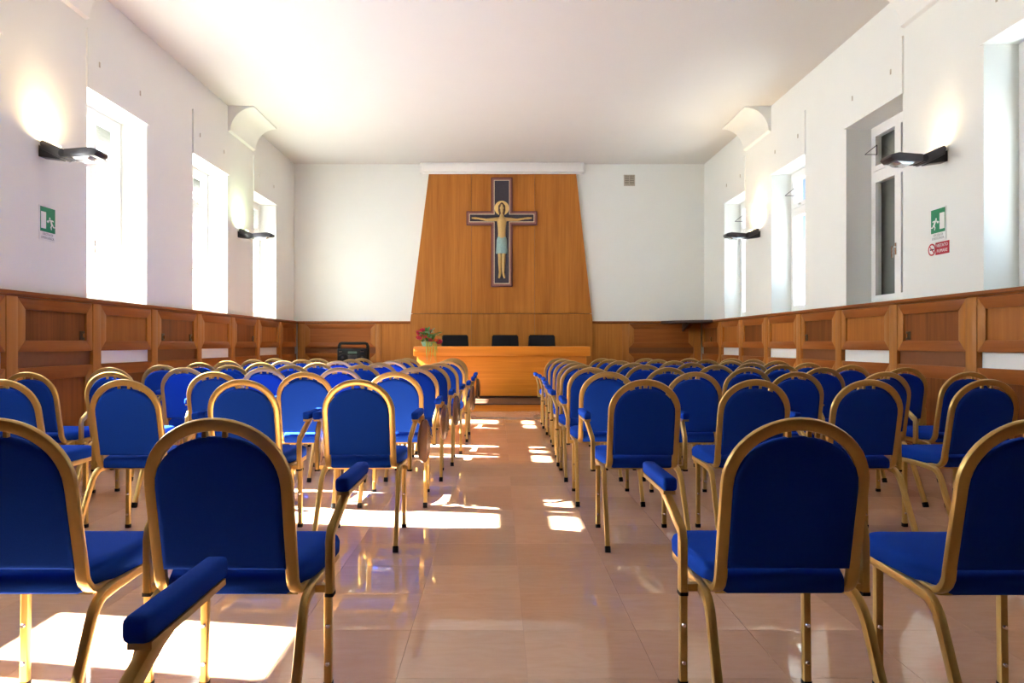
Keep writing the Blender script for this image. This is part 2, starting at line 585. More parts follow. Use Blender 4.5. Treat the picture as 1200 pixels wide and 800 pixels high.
# ------------------------------------------------------------------ wainscot
def framed_panel(parent, f, s0, s1, z0, z1, ax, fw=0.11, panel='panel_z', name='door_panel', locks=()):
    """mitred frame with recessed centre panel"""
    c = link(name, prism(name, [(s0 + fw - .01, z0 + fw - .01), (s1 - fw + .01, z0 + fw - .01), (s1 - fw + .01, z1 - fw + .01), (s0 + fw - .01, z1 - fw + .01)], 0.0, 0.042, f), panel, parent)
    g = 0.004
    a0, a1, b0, b1 = s0 + g, s1 - g, z0 + g, z1 - g
    i0, i1, j0, j1 = s0 + fw, s1 - fw, z0 + fw, z1 - fw
    link('stile', prism('stile', [(a0, b0), (i0, j0), (i0, j1), (a0, b1)], 0.0, 0.062, f, bevel=0.003), 'light_z', c)
    link('stile', prism('stile', [(a1, b0), (i1, j0), (i1, j1), (a1, b1)], 0.0, 0.062, f, bevel=0.003), 'light_z', c)
    link('rail', prism('rail', [(a0, b0), (i0, j0), (i1, j0), (a1, b0)], 0.0, 0.062, f, bevel=0.003), 'dark_' + ax, c)
    link('rail', prism('rail', [(a0, b1), (i0, j1), (i1, j1), (a1, b1)], 0.0, 0.062, f, bevel=0.003), 'dark_' + ax, c)
    for s in locks:
        z = j0 + 0.055
        link('lock_plate', prism('lock_plate', [(s - .04, z - .045), (s + .04, z - .045), (s + .04, z + .045), (s - .04, z + .045)], 0.04, 0.05, f, bevel=0.002), 'brass', c)
        link('lock_cylinder', prism('lock_cylinder', [(s + .013 * math.cos(t * math.pi / 5), z + .026 * math.sin(t * math.pi / 5)) for t in range(10)], 0.048, 0.062, f), 'steel', c)
    return c

def wainscot(f, edges, label, ax, lockmap, ends, cap_s):
    # root is the skirting along the floor
    root = tag(link(trim_name(), prism('skirting', [(cap_s[0], 0), (cap_s[1], 0), (cap_s[1], 0.09), (cap_s[0], 0.09)], 0, 0.07, f), 'dark_' + ax), label, kind='structure')
    g = lambda d, z, s: f(s, z, d)
    capp = [(0, 1.57), (0.065, 1.57), (0.075, 1.585), (0.09, 1.59), (0.09, 1.62), (0.0, 1.62)]
    link('cap_rail', prism('cap_rail', capp, cap_s[0], cap_s[1], g), 'dark_' + ax, root)
    for i, e in enumerate(edges):
        if i < len(edges) - 1 or ends:
            pw = 0.15
            link('post', prism('post', [(e, 0.09), (e + pw, 0.09), (e + pw, 1.57), (e, 1.57)], 0, 0.068, f, bevel=0.003), 'light_z', root)
    for i in range(len(edges) - 1):
        s0, s1 = edges[i] + 0.15, edges[i + 1]
        win = lockmap[i] == 'w'
        lk = () if win else [s0 + (s1 - s0) * t for t in lockmap[i]]
        framed_panel(root, f, s0, s1, 1.065, 1.57, ax, locks=lk, panel='bright_panel_z' if win else 'panel_z')
        framed_panel(root, f, s0, s1, 0.09, 0.93, ax, fw=0.13)
        if not win:
            link('slot_board', prism('slot_board', [(s0, 0.925), (s1, 0.925), (s1, 1.07), (s0, 1.07)], 0, 0.03, f), 'slot', root)
        else:
            link('radiator_cover', prism('radiator_cover', [(s0, 0.925), (s1, 0.925), (s1, 1.07), (s0, 1.07)], 0, 0.012, f), 'wpaint', root)
    return root

EL = [-2.0, -0.26, 1.0] + [e for p in LWIN for e in p] + [15.14]
KL = [(), (), (), 'w', (), 'w', (0.86,), 'w', (0.15, 0.85), 'w', (0.85,), 'w', ()]
wainscot(fL, EL, 'warm cherry wood panelled wainscot along the boombox side wall', 'y', KL, False, (YB, YF))
ER = [-2.0, -0.1, 1.26] + [e for p in RWIN for e in p] + [15.14]
KR = [(), (), (), 'w', (), 'w', (0.84,), 'w', (0.86,), 'w', (), 'w', (0.5,)]
wainscot(fR, ER, 'warm cherry wood panelled wainscot along the no-smoking sign wall', 'y', KR, False, (YB, YF))

# end wall: panelling either side of the veneer
def end_wainscot(s0, s1, p0, p1, q0, q1, label):
    root = tag(link(trim_name(), prism('skirting', [(s0, 0), (s1, 0), (s1, 0.09), (s0, 0.09)], 0, 0.07, fF), 'dark_x'), label, kind='structure')
    g = lambda d, z, s: fF(s, z, d)
    capp = [(0, 1.57), (0.065, 1.57), (0.085, 1.59), (0.085, 1.62), (0.0, 1.62)]
    link('cap_rail', prism('cap_rail', capp, s0, s1, g), 'dark_x', root)
    framed_panel(root, fF, p0, p1, 1.05, 1.57, 'x', panel='dark_x')
    framed_panel(root, fF, p0, p1, 0.09, 0.94, 'x', panel='dark_x')
    link('slot_board', prism('slot_board', [(p0, 0.935), (p1, 0.935), (p1, 1.055), (p0, 1.055)], 0, 0.03, fF), 'slot', root)
    link('plain_panel', prism('plain_panel', [(q0, 0.09), (q1, 0.09), (q1, 1.57), (q0, 1.57)], 0, 0.05, fF), 'veneer_z', root)
    # posts closing gaps
    xs = sorted([s0, s1, p0, p1, q0, q1])
    for a, b in zip(xs[:-1], xs[1:]):
        if b - a > 0.02 and not (abs(a - p0) < 1e-6 or abs(a - q0) < 1e-6):
            link('post', prism('post', [(a, 0.09), (b, 0.09), (b, 1.57), (a, 1.57)], 0, 0.066, fF, bevel=0.003), 'light_z', root)
    return root
PXL, PXR = -1.88, 2.01
end_wainscot(XL + 0.09, PXL, XL + 0.24, -2.62, -2.50, PXL, 'cherry wood panelling on the end wall behind the boombox')
end_wainscot(PXR, XR - 0.09, 2.79, XR - 0.24, PXR, 2.66, 'cherry wood panelling on the end wall under the corner shelf')

# tall tapered veneer feature panel, six boards
rootv = tag(link(trim_name(), prism('backing', [(PXL + .02, 0), (PXR - .02, 0), (PXR - .02, 1.6), (1.64, 4.77), (-1.46, 4.77), (PXL + .02, 1.6)], 0, 0.02, fF), 'plinth'),
            'tall tapered orange brown wood panel behind the cross', kind='structure')
def edge_x(z, side):
    if z <= 1.64:
        return PXL if side < 0 else PXR
    t = (z - 1.64) / (4.79 - 1.64)
    return (PXL + t * (-1.48 - PXL)) if side < 0 else (PXR + t * (1.66 - PXR))
seams = (-0.575, 0.775)
for z0, z1 in ((0.12, 1.775), (1.785, 4.79)):
    for k in range(3):
        lo = (lambda z: edge_x(z, -1)) if k == 0 else (lambda z, k=k: seams[k - 1] + 0.003)
        hi = (lambda z: edge_x(z, 1)) if k == 2 else (lambda z, k=k: seams[k] - 0.003)
        zs = [z0] + ([1.64] if z0 < 1.64 < z1 else []) + [z1]
        pts = [(lo(z), z) for z in zs] + [(hi(z), z) for z in zs[::-1]]
        link('veneer_board', prism('veneer_board', pts, 0.0, 0.075, fF), 'veneer_z', rootv)

# dais
bm = bmesh.new()
dx0, dx1, DY = XL + 0.1, XR - 0.1, 12.0
add_box(bm, dx0, dx1, DY + 0.02, YF - 0.08, 0.0, 0.115)
dais = tag(link('dais', finish(bm, 'dais'), 'plinth'), 'low dark topped wooden dais carrying the speakers desk', kind='structure')
link('riser_board', box('riser_board', dx0, dx1, DY, DY + 0.02, 0.0, 0.105), 'desk_x', dais)
link('top_board', box('top_board', dx0, dx1, DY - 0.015, YF - 0.08, 0.105, 0.125, 0.004), 'dais', dais)
DZ = 0.125

# ------------------------------------------------------------------ desk
DKY = 13.2
d = empty('speakers_desk', (0.066, DKY, DZ))
tag(d, 'long orange wooden speakers desk standing on the dais', 'desk')
HW = 1.645
DT = 1.09 - DZ
link('top_fascia', box('top_fascia', -HW, HW, 0, 0.04, DT - 0.18, DT, 0.004), 'desk_x', d)
link('worktop', box('worktop', -HW, HW, 0.04, 0.75, DT - 0.04, DT, 0.004), 'desk_x', d)
link('front_panel', box('front_panel', -HW + 0.06, HW - 0.06, 0.05, 0.075, 0.04, DT - 0.04, 0.002), 'desk_x', d)
for sx in (-1, 1):
    a, b = sorted((sx * (HW - 0.06), sx * (HW - 0.1)))
    link('side_panel', box('side_panel', a, b, 0.076, 0.72, 0.0, DT - 0.04), 'desk_x', d)
link('plinth', box('plinth', -HW + 0.1, HW - 0.1, 0.08, 0.11, 0.0, 0.06), 'plinth', d)

# ------------------------------------------------------------------ desk chairs
def desk_chair(x, rz, label):
    r = empty('desk_chair', (x, 14.2, DZ), rz)
    tag(r, label, 'chair', 'black desk chairs behind the desk')
    # faces -y (the hall)
    zt = 1.32 - DZ
    bm = bmesh.new()
    add_prism(bm, [(-0.30, 0.52), (0.30, 0.52), (0.265, zt), (-0.265, zt)], 0.20, 0.27, lambda u, v, dd: (u, dd + 0.12 * (v - 0.5), v))
    bmesh.ops.recalc_face_normals(bm, faces=bm.faces)
    bmesh.ops.bevel(bm, geom=bm.edges[:], offset=0.02, segments=3, affect='EDGES')
    link('backrest', finish(bm, 'backrest', True), 'leather', r)
    link('seat', box('seat', -0.27, 0.27, -0.28, 0.24, 0.42, 0.52, 0.03, 3), 'leather', r)
    bm = bmesh.new()
    add_cyl(bm, (0, 0, 0.10), (0, 0, 1), 0.03, 0.32, 12)
    link('gas_column', finish(bm, 'gas_column', True), 'black', r)
    for k in range(5):
        a = k * 2 * math.pi / 5 + 0.3
        p0, p1 = Vector((0, 0, 0.11)), Vector((0.3 * math.cos(a), 0.3 * math.sin(a), 0.07))
        lg = link('base_leg', sweep('base_leg', [p0, p1], rrect(0.04, 0.03, 0.008, 2), (0, 0, 1), [1, 0.7]), 'black', r)
        bm = bmesh.new()
        add_cyl(bm, (p1.x - 0.02 * math.sin(a), p1.y + 0.02 * math.cos(a), 0.03), (math.sin(a), -math.cos(a), 0), 0.03, 0.04, 12)
        link('caster', finish(bm, 'caster', True), 'rubber', lg)
    for sx in (-1, 1):
        link('armrest', sweep('armrest', [(sx * .28, .22, .48), (sx * .31, .18, .62), (sx * .31, .10, .66), (sx * .31, -.15, .66), (sx * .30, -.2, .6), (sx * .27, -.2, .47)],
                              rrect(0.04, 0.025, 0.008, 2), (1, 0, 0)), 'black', r)
    return r
desk_chair((534.5 - 584) / 830 * 14.45, 0.08, 'black leather desk chair behind the flowers')
desk_chair((592 - 584) / 830 * 14.45, 0.0, 'black leather desk chair under the cross, middle of the three')
desk_chair((635 - 584) / 830 * 14.45, 0.0, 'black leather desk chair farthest from the flowers')

# ------------------------------------------------------------------ audience chairs
TUBE = rrect(0.036, 0.022, 0.007, 2)
LEG = rrect(0.026, 0.03, 0.006, 2)
LEGF = rrect(0.026, 0.026, 0.005, 2)
POST = rrect(0.024, 0.036, 0.006, 2)
HWc = 0.188      # half width of the back frame centreline
TLT = -0.095 / 0.45

def back_path():
    right = [(HWc - .004, 0.30, 0.432), (HWc - .002, 0.075, 0.428)]
    for k in range(0, 6):
        a = math.pi / 2 * k / 5
        right.append((HWc, 0.075 - 0.075 * math.sin(a), 0.428 + 0.075 * (1 - math.cos(a))))
    zs = 0.76
    right.append((HWc, TLT * (0.64 - 0.503), 0.64))
    arch = []
    for k in range(0, 25):
        a = math.pi * k / 24
        z = zs + 0.169 * math.sin(a)
        arch.append((HWc * math.cos(a), TLT * (z - 0.503), z))
    left = [(-x, y, z) for x, y, z in right[::-1]]
    return right + arch + left

CH = {}
CH['back_frame'] = sweep('back_frame', back_path(), TUBE, (1, 0, 0))

def back_pad():
    # padded panel between the uprights, arched top
    out = [(-0.176, 0.507), (0.176, 0.507)]
    for k in range(0, 17):
        a = math.pi * k / 16
        out.append((0.176 * math.cos(a) , 0.745 + 0.150 * math.sin(a) ** 0.92))
    bm = bmesh.new()
    f = lambda u, v, dd: (u, TLT * (v - 0.503) + dd, v)
    rings = []
    for dd, k in ((-0.012, 0.965), (-0.016, 0.93), (0.012, 1.0), (0.03, 0.97), (0.036, 0.90)):
        pass
    prof = [(-0.016, 0.90), (-0.0155, 0.96), (-0.010, 0.992), (0.0, 1.0), (0.014, 1.0), (0.026, 0.985), (0.034, 0.95), (0.038, 0.86)]
    cx, cz = 0.0, 0.69
    for dd, k in prof:
        rings.append([bm.verts.new(f(cx + (u - cx) * k, cz + (v - cz) * k, dd)) for u, v in out])
    m = len(out)
    for i in range(len(rings) - 1):
        for j in range(m):
            bm.faces.new([rings[i][j], rings[i][(j + 1) % m], rings[i + 1][(j + 1) % m], rings[i + 1][j]])
    bm.faces.new(rings[0])
    bm.faces.new(rings[-1][::-1])
    return finish(bm, 'backrest', True, 50)
CH['backrest'] = back_pad()

for sx, nm in ((-1, 'l'), (1, 'r')):
    z = 0.893
    y = TLT * (z - 0.503)
    CH['spacer_' + nm] = box('back_spacer', sx * 0.028 - 0.006, sx * 0.028 + 0.006, y - 0.005, y + 0.008, z - 0.024, z + 0.022)

def seat_mesh():
    out = [(-0.172, 0.015), (0.172, 0.015)]
    # widen to the front, rounded front corners
    pts = [(-0.17, 0.012), (0.17, 0.012), (0.215, 0.16), (0.235, 0.32)]
    for k in range(0, 6):
        a = math.pi / 2 * k / 5
        pts.append((0.235 - 0.06 + 0.06 * math.cos(a), 0.375 + 0.06 * math.sin(a)))
    pts += [(-x, y) for x, y in pts[::-1][:-1] if y > 0.012]
    bm = bmesh.new()
    prof = [(0.440, 0.97), (0.446, 1.0), (0.478, 1.005), (0.494, 0.985), (0.503, 0.93), (0.507, 0.75)]
    rings = []
    for z, k in prof:
        rings.append([bm.verts.new((x * k, 0.22 + (y - 0.22) * k, z - 0.012 * (1 - y / 0.43))) for x, y in pts])
    m = len(pts)
    for i in range(len(rings) - 1):
        for j in range(m):
            bm.faces.new([rings[i][j], rings[i][(j + 1) % m], rings[i + 1][(j + 1) % m], rings[i + 1][j]])
    bm.faces.new(rings[0])
    bm.faces.new(rings[-1])
    return finish(bm, 'seat', True, 60)
CH['seat'] = seat_mesh()

for sx, nm in ((-1, 'l'), (1, 'r')):
    X = sx * 0.217
    p = [(X, 0.40, 0.428), (X, 0.12, 0.420)]
    # bend down into the rear leg
    d1 = Vector((0, -1, -0.03)).normalized()
    for k in range(1, 6):
        t = k / 5
        a = Vector((X, 0.075, 0.418)); b = Vector((X, 0.012, 0.414)); c = Vector((X + sx * .004, -0.02, 0.35))
        q = (1 - t) ** 2 * a + 2 * t * (1 - t) * b + t * t * c
        p.append(tuple(q))
    p.append((X + sx * 0.012, -0.185, 0.02))
    CH['rear_' + nm] = sweep('leg', p, LEG, (1, 0, 0))
    CH['rear_cap_' + nm] = sweep('foot_cap', [(X + sx * 0.0115, -0.180, 0.032), (X + sx * .0122, -0.1915, 0.0)], rrect(0.03, 0.034, 0.006, 2), (1, 0, 0))
    CH['front_' + nm] = sweep('leg', [(sx * 0.205, 0.35, 0.432), (sx * 0.207, 0.345, 0.015)], LEGF, (1, 0, 0))
    CH['front_cap_' + nm] = sweep('foot_cap', [(sx * 0.207, 0.345, 0.022), (sx * 0.207, 0.345, 0.0)], rrect(0.03, 0.03, 0.006, 2), (1, 0, 0))
    for q, z in enumerate((0.21, 0.085)):
        bm = bmesh.new()
        add_cyl(bm, (sx * 0.2065, 0.334, z), (0, -1, 0), 0.0085, 0.007, 10, 0.006)
        CH['bolt_%s%d' % (nm, q)] = finish(bm, 'bolt', True)
    # arm: upright tube beside the seat, leaning forward and outward under the pad
    A = [(sx * .272, 0.10, 0.405), (sx * .272, 0.10, 0.56), (sx * .273, 0.106, 0.585), (sx * .290, 0.235, 0.672), (sx * .293, 0.265, 0.684)]
    CH['post_' + nm] = sweep('arm_post', A, POST, (1, 0, 0))
    CH['postcap_' + nm] = sweep('end_cap', [(sx * .272, 0.10, 0.407), (sx * .272, 0.10, 0.397)], rrect(0.027, 0.04, 0.006, 2), (1, 0, 0))
    bm = bmesh.new()
    a, b = sorted((sx * 0.205, sx * 0.262))
    add_box(bm, a, b, 0.09, 0.112, 0.408, 0.43)
    CH['brack_' + nm] = finish(bm, 'arm_bracket')
    bm = bmesh.new()
    a, b = sorted((sx * 0.272, sx * 0.318))
    add_box(bm, a + .004, b - .004, 0.17, 0.465, 0.680, 0.692)
    CH['plate_' + nm] = finish(bm, 'pad_plate')
    CH['pad_' + nm] = box('armrest', a, b, 0.155, 0.475, 0.692, 0.735, 0.012, 3)
    # writing tablet folded down on the outside of the arm
    pts = [(0.30 + 0.115 * math.cos(2 * math.pi * k / 20), 0.545 + 0.135 * math.sin(2 * math.pi * k / 20)) for k in range(20)]
    tk, td = (0.22, 0.331) if sx > 0 else (0.0, 0.301)
    CH['tablet_' + nm] = prism('writing_tablet', pts, td, td + 0.013, lambda u, v, dd, sx=sx, tk=tk: (sx * (dd + (u - .3) * tk), u, v), bevel=0.003)
    bm = bmesh.new()
    a, b = sorted((sx * 0.300, sx * (td + 0.006)))
    add_box(bm, a, b, 0.29, 0.31, 0.655, 0.70)
    CH['hinge_' + nm] = finish(bm, 'tablet_hinge')

bm = bmesh.new()
add_box(bm, -0.205, 0.205, 0.335, 0.357, 0.412, 0.434)
CH['front_rail'] = finish(bm, 'front_rail')
bm = bmesh.new()
add_box(bm, -0.19, 0.19, 0.05, 0.07, 0.416, 0.436)
CH['rear_rail'] = finish(bm, 'rear_rail')

def put(name, key, mat, parent):
    return link(name, CH[key], mat, parent)

def chair(x, y, rz, label, arms=False, tablets='', fine=True):
    r = empty('banquet_armchair' if arms else 'banquet_chair', (x, y, 0), rz)
    tag(r, label, 'chair', 'blue chairs in rows facing the desk')
    put('seat', 'seat', 'blue', r)
    put('backrest', 'backrest', 'blue', r)
    put('back_frame', 'back_frame', 'gold', r)
    put('back_spacer', 'spacer_l', 'gold', r)
    put('back_spacer', 'spacer_r', 'gold', r)
    put('front_rail', 'front_rail', 'gold', r)
    put('rear_rail', 'rear_rail', 'gold', r)
    for s in 'lr':
        a = put('leg', 'rear_' + s, 'gold', r)
        b = put('leg', 'front_' + s, 'gold', r)
        put('foot_cap', 'rear_cap_' + s, 'rubber', a)
        put('foot_cap', 'front_cap_' + s, 'rubber', b)
        if fine:
            put('bolt', 'bolt_%s0' % s, 'steel', b)
            put('bolt', 'bolt_%s1' % s, 'steel', b)
        if arms:
            p = put('arm_post', 'post_' + s, 'gold', r)
            put('end_cap', 'postcap_' + s, 'rubber', p)
            put('arm_bracket', 'brack_' + s, 'gold', p)
            q = put('armrest', 'pad_' + s, 'blue', r)
            put('pad_plate', 'plate_' + s, 'gold', q)
        if s in tablets:
            t = put('writing_tablet', 'tablet_' + s, 'tablet', r)
            put('tablet_hinge', 'hinge_' + s, 'gold', t)
    return r

ROW_Y = {1: 2.02, 2: 4.09, 3: 5.14, 4: 6.07, 5: 6.80, 6: 7.52, 7: 8.38, 8: 9.08, 9: 9.72}
LX = {1: [-.776, -1.376],
      2: [-.795, -1.452, -2.11, -2.80],
      3: [-.745, -1.38, -2.04, -2.77, -3.34],
      4: [-.71, -1.335, -1.98, -2.67, -3.30],
      5: [-.66, -1.31, -1.96, -2.54, -3.19],
      6: [-.62, -1.25, -1.90, -2.50, -3.15],
      7: [-.60, -1.25, -1.89, -2.52, -3.17],
      8: [-.60, -1.24, -1.88, -2.50, -3.10],
      9: [-.62, -1.24, -1.86, -2.46, -3.05]}
RX = {1: [.826, 1.47],
      2: [.83, 1.455, 2.085, 2.775],
      3: [.79, 1.40, 2.13, 2.76, 3.36],
      4: [.785, 1.44, 2.11, 2.74, 3.42],
      5: [.79, 1.40, 2.06, 2.69, 3.34],
      6: [.82, 1.42, 2.04, 2.66, 3.25],
      7: [.845, 1.43, 2.06, 2.71, 3.27],
      8: [.84, 1.42, 2.03, 2.64, 3.24],
      9: [.83, 1.41, 2.01, 2.60, 3.17]}
ORD = ['', 'first', 'second', 'third', 'fourth', 'fifth', 'sixth', 'seventh', 'eighth', 'ninth', 'tenth']
POSN = ['aisle seat', 'second seat from aisle', 'third seat from aisle', 'fourth seat from aisle', 'fifth seat from aisle']
rnd = random.Random(3)
for side, table in (('boombox', LX), ('no-smoking-sign', RX)):
    for row, xs in table.items():
        for c, x in enumerate(xs):
            arms = c % 2 == 0
            tabs = ''
            if side == 'boombox' and row == 2:
                arms = c in (0, 1, 2)
            if side == 'boombox' and c == 0:
                tabs = {2: 'lr', 3: 'r', 4: 'r', 6: 'r', 8: 'r'}.get(row, '')
            rz = rnd.uniform(-0.035, 0.035)
            dy = rnd.uniform(-0.03, 0.03)
            if row <= 2 and c < 2:
                rz *= 0.3
                dy *= 0.3
            if row in (2, 3) and c >= 3:
                rz = 0.05 if x > 0 else -0.04
            lab = 'blue gold-framed %s, %s row from desk, %s, %s side' % ('armchair' if arms else 'chair', ORD[10 - row], POSN[c], side)
            if tabs:
                lab = lab.replace('armchair,', 'armchair with writing tablet,')
            chair(x, ROW_Y[row] + dy, rz, lab, arms, tabs, fine=row <= 5)
chair(-0.845, 0.915, 0.0, 'blue gold-framed armchair of the rearmost row, farthest from the desk', True, '')

# ------------------------------------------------------------------ wall lamps
def wall_lamp(f, s, z, label, col, power):
    """boomerang uplighter; local profile in (d out of wall, z), extruded along the wall"""
    fx = -1 if f is fR else 1
    r = empty('wall_lamp', f(s, z, 0))
    tag(r, label, 'wall lamp', 'boomerang wall lamps')
    g = lambda dd, zz, ss: (fx * dd, ss, zz)
    hw = 0.085
    link('mount', prism('mount', [(0, -0.09), (0.19, -0.115), (0.21, -0.10), (0.0, 0.02)], -0.055, 0.055, g, bevel=0.004), 'black', r)
    link('inner_arm', prism('inner_arm', [(0.03, 0.035), (0.05, 0.06), (0.24, -0.025), (0.24, -0.11), (0.215, -0.115), (0.04, -0.025)], -hw, hw, g, bevel=0.005), 'lampmetal', r)
    bm = bmesh.new()
    add_cyl(bm, (fx * 0.245, -hw - 0.005, -0.067), (0, 1, 0), 0.037, 2 * hw + 0.01, 14)
    link('joint', finish(bm, 'joint', True), 'black', r)
    oa = link('outer_arm', prism('outer_arm', [(0.265, -0.03), (0.265, -0.10), (0.40, -0.10), (0.55, -0.09), (0.585, -0.06), (0.575, -0.03), (0.5, -0.012)], -hw - 0.015, hw + 0.015, g, bevel=0.005), 'lampmetal', r)
    link('reflector', prism('reflector', [(0.33, -0.098), (0.36, -0.125), (0.47, -0.12), (0.52, -0.09)], -hw, hw, g, bevel=0.003), 'reflector', oa)
    bm = bmesh.new()
    add_cyl(bm, (fx * 0.14, -0.06, 0.03), (0, 1, 0), 0.010, 0.12, 10)
    link('bulb', finish(bm, 'bulb', True), emit('bulb_glow_' + label[:12], col, power * 0.8), r)
    ld = bpy.data.lights.new('uplight', 'AREA')
    ld.shape = 'RECTANGLE'
    ld.size = 0.05
    ld.size_y = 0.15
    ld.energy = power
    ld.color = col
    ld.spread = math.radians(150)
    lo = bpy.data.objects.new('uplight', ld)
    COL.objects.link(lo)
    lo.parent = r
    lo.location = (fx * 0.16, 0, 0.05)
    lo.rotation_euler = Vector((-fx * 0.35, 0, 1)).to_track_quat('-Z', 'Y').to_euler()
    return r
wall_lamp(fL, 6.80, 3.02, 'dark boomerang wall lamp glowing warm above the exit sign', (1.0, 0.72, 0.40), 1.5)
wall_lamp(fL, 11.95, 3.02, 'dark boomerang wall lamp with greenish glow on white pier', (0.72, 1.0, 0.55), 1.5)
wall_lamp(fR, 7.02, 3.03, 'dark boomerang wall lamp above the no-smoking sign', (1.0, 0.74, 0.45), 0.35)
wall_lamp(fR, 12.0, 3.03, 'dark boomerang wall lamp with warm glow near the dark corner shelf', (1.0, 0.72, 0.38), 2.2)

# ------------------------------------------------------------------ signs
def poly_on(f, name, pts, d0, d1, mat, parent):
    return link(name, prism(name, pts, d0, d1, f), mat, parent)

def text_on(f, s, z, dd, body, size, mat, parent, name='lettering', sx=1.0):
    me = text_mesh(body, size)
    mir = 1.0
    # text x axis must run to the reader's right: on the left wall that is +y, on the right wall -y
    for v in me.vertices:
        u = v.co.x * sx * (-1 if f is fR else 1)
        v.co = Vector(f(s + u, z + v.co.y, dd + (v.co.z if True else 0)))
    me.update()
    return link(name, me, mat, parent)

def runner(f, s, z, h, dirn, parent):
    k = h
    P = lambda pts: [(s + dirn * a * k, z + b * k) for a, b in pts]
    head = [(0.30 + 0.10 * math.cos(t * math.pi / 5), 0.86 + 0.10 * math.sin(t * math.pi / 5)) for t in range(10)]
    bm = bmesh.new()
    for pts in (head,
                [(-0.12, 0.34), (0.10, 0.30), (0.30, 0.70), (0.10, 0.76)],
                [(0.10, 0.74), (0.26, 0.70), (0.46, 0.55), (0.52, 0.62), (0.30, 0.78)],
                [(0.12, 0.76), (0.04, 0.64), (-0.22, 0.62), (-0.22, 0.72), (-0.02, 0.76)],
                [(-0.10, 0.36), (0.08, 0.32), (0.22, 0.12), (0.12, -0.10), (0.02, -0.06), (0.08, 0.12)],
                [(-0.12, 0.40), (0.02, 0.34), (-0.18, 0.12), (-0.44, 0.14), (-0.44, 0.22), (-0.22, 0.22)]):
        add_prism(bm, P(pts), 0.0085, 0.0095, f)
    link('pictogram_runner', finish(bm, 'pictogram_runner'), 'sign_white', parent)

def exit_sign(f, s, z, dirn, label):
    W, H = 0.125, 0.165
    r = link('exit_sign', prism('exit_sign', [(s - W, z - H), (s + W, z - H), (s + W, z + H), (s - W, z + H)], 0, 0.006, f), 'sign_white')
    tag(r, label, 'sign', 'green emergency exit signs')
    poly_on(f, 'green_field', [(s - W + .012, z - 0.085), (s + W - .012, z - 0.085), (s + W - .012, z + H - .012), (s - W + .012, z + H - .012)], 0.005, 0.008, 'sign_green', r)
    q = lambda a: s + dirn * a
    poly_on(f, 'pictogram_door', [(q(0.03), z - 0.055), (q(0.105), z - 0.055), (q(0.105), z + 0.105), (q(0.03), z + 0.105)], 0.0075, 0.0095, 'sign_white', r)
    poly_on(f, 'pictogram_arrow', [(q(0.022), z + 0.02), (q(-0.002), z + 0.036), (q(-0.002), z + 0.027), (q(-0.016), z + 0.027), (q(-0.016), z + 0.013), (q(-0.002), z + 0.013), (q(-0.002), z + 0.004)], 0.0075, 0.0095, 'sign_white', r)
    runner(f, q(-0.062), z - 0.045, 0.115, dirn, r)
    text_on(f, s, z - 0.108, 0.0065, 'USCITA DI', 0.034, 'sign_text', r)
    text_on(f, s, z - 0.142, 0.0065, 'EMERGENZA', 0.034, 'sign_text', r)
    return r
exit_sign(fL, 6.875, 2.31, -1, 'green and white exit sign under the warm lit lamp')
exit_sign(fR, 7.11, 2.345, -1, 'green and white exit sign above the red no-smoking sign')

s, z = 7.06, 2.10
r = link('no_smoking_sign', prism('no_smoking_sign', [(s - 0.12, z - 0.062), (s + 0.095, z - 0.062), (s + 0.095, z + 0.062), (s - 0.12, z + 0.062)], 0, 0.004, fR), 'sign_red')
tag(r, 'red no-smoking sign with white capitals under the exit sign', 'sign')
text_on(fR, s - 0.012, z + 0.027, 0.0045, 'VIETATO', 0.046, 'sign_white', r)
text_on(fR, s - 0.012, z - 0.027, 0.0045, 'FUMARE', 0.046, 'sign_white', r)
cx = s + 0.155
disc = poly_on(fR, 'symbol_disc', [(cx + .062 * math.cos(t * math.pi / 12), z + .062 * math.sin(t * math.pi / 12)) for t in range(24)], 0, 0.004, 'sign_white', r)
bm = bmesh.new()
for t in range(24):
    a, b = t * math.pi / 12, (t + 1) * math.pi / 12
    add_prism(bm, [(cx + .062 * math.cos(a), z + .062 * math.sin(a)), (cx + .062 * math.cos(b), z + .062 * math.sin(b)),
                   (cx + .047 * math.cos(b), z + .047 * math.sin(b)), (cx + .047 * math.cos(a), z + .047 * math.sin(a))], 0.0035, 0.0055, fR)
add_prism(bm, [(cx + .04, z + .032), (cx + .032, z + .04), (cx - .04, z - .032), (cx - .032, z - .04)], 0.0035, 0.0055, fR)
link('prohibition_ring', finish(bm, 'prohibition_ring'), 'sign_red', disc)
bm = bmesh.new()
add_prism(bm, [(cx - .034, z - .007), (cx + .03, z - .007), (cx + .03, z + .007), (cx - .034, z + .007)], 0.0035, 0.005, fR)
link('cigarette', finish(bm, 'cigarette'), 'black', disc)

# ------------------------------------------------------------------ projection screen case
c = empty('screen_case', (0.08, YF, 4.775))
tag(c, 'long white roller screen case above the wood panel', 'screen')
link('case_body', box('case_body', -1.71, 1.71, -0.22, -0.0, 0.0, 0.17, 0.012, 2), 'wpaint', c)
link('mounting_strip', box('mounting_strip', -1.73, 1.73, -0.19, 0.0, 0.17, 0.205), 'wpaint', c)
for sx in (-1, 1):
    a, b = sorted((sx * 1.71, sx * 1.745))
    link('end_cap', box('end_cap', a, b, -0.23, 0.0, -0.008, 0.18, 0.01, 2), 'wpaint', c)
link('bottom_bar', box('bottom_bar', -1.66, 1.66, -0.125, -0.095, -0.022, 0.004, 0.005, 2), 'wpaint', c)

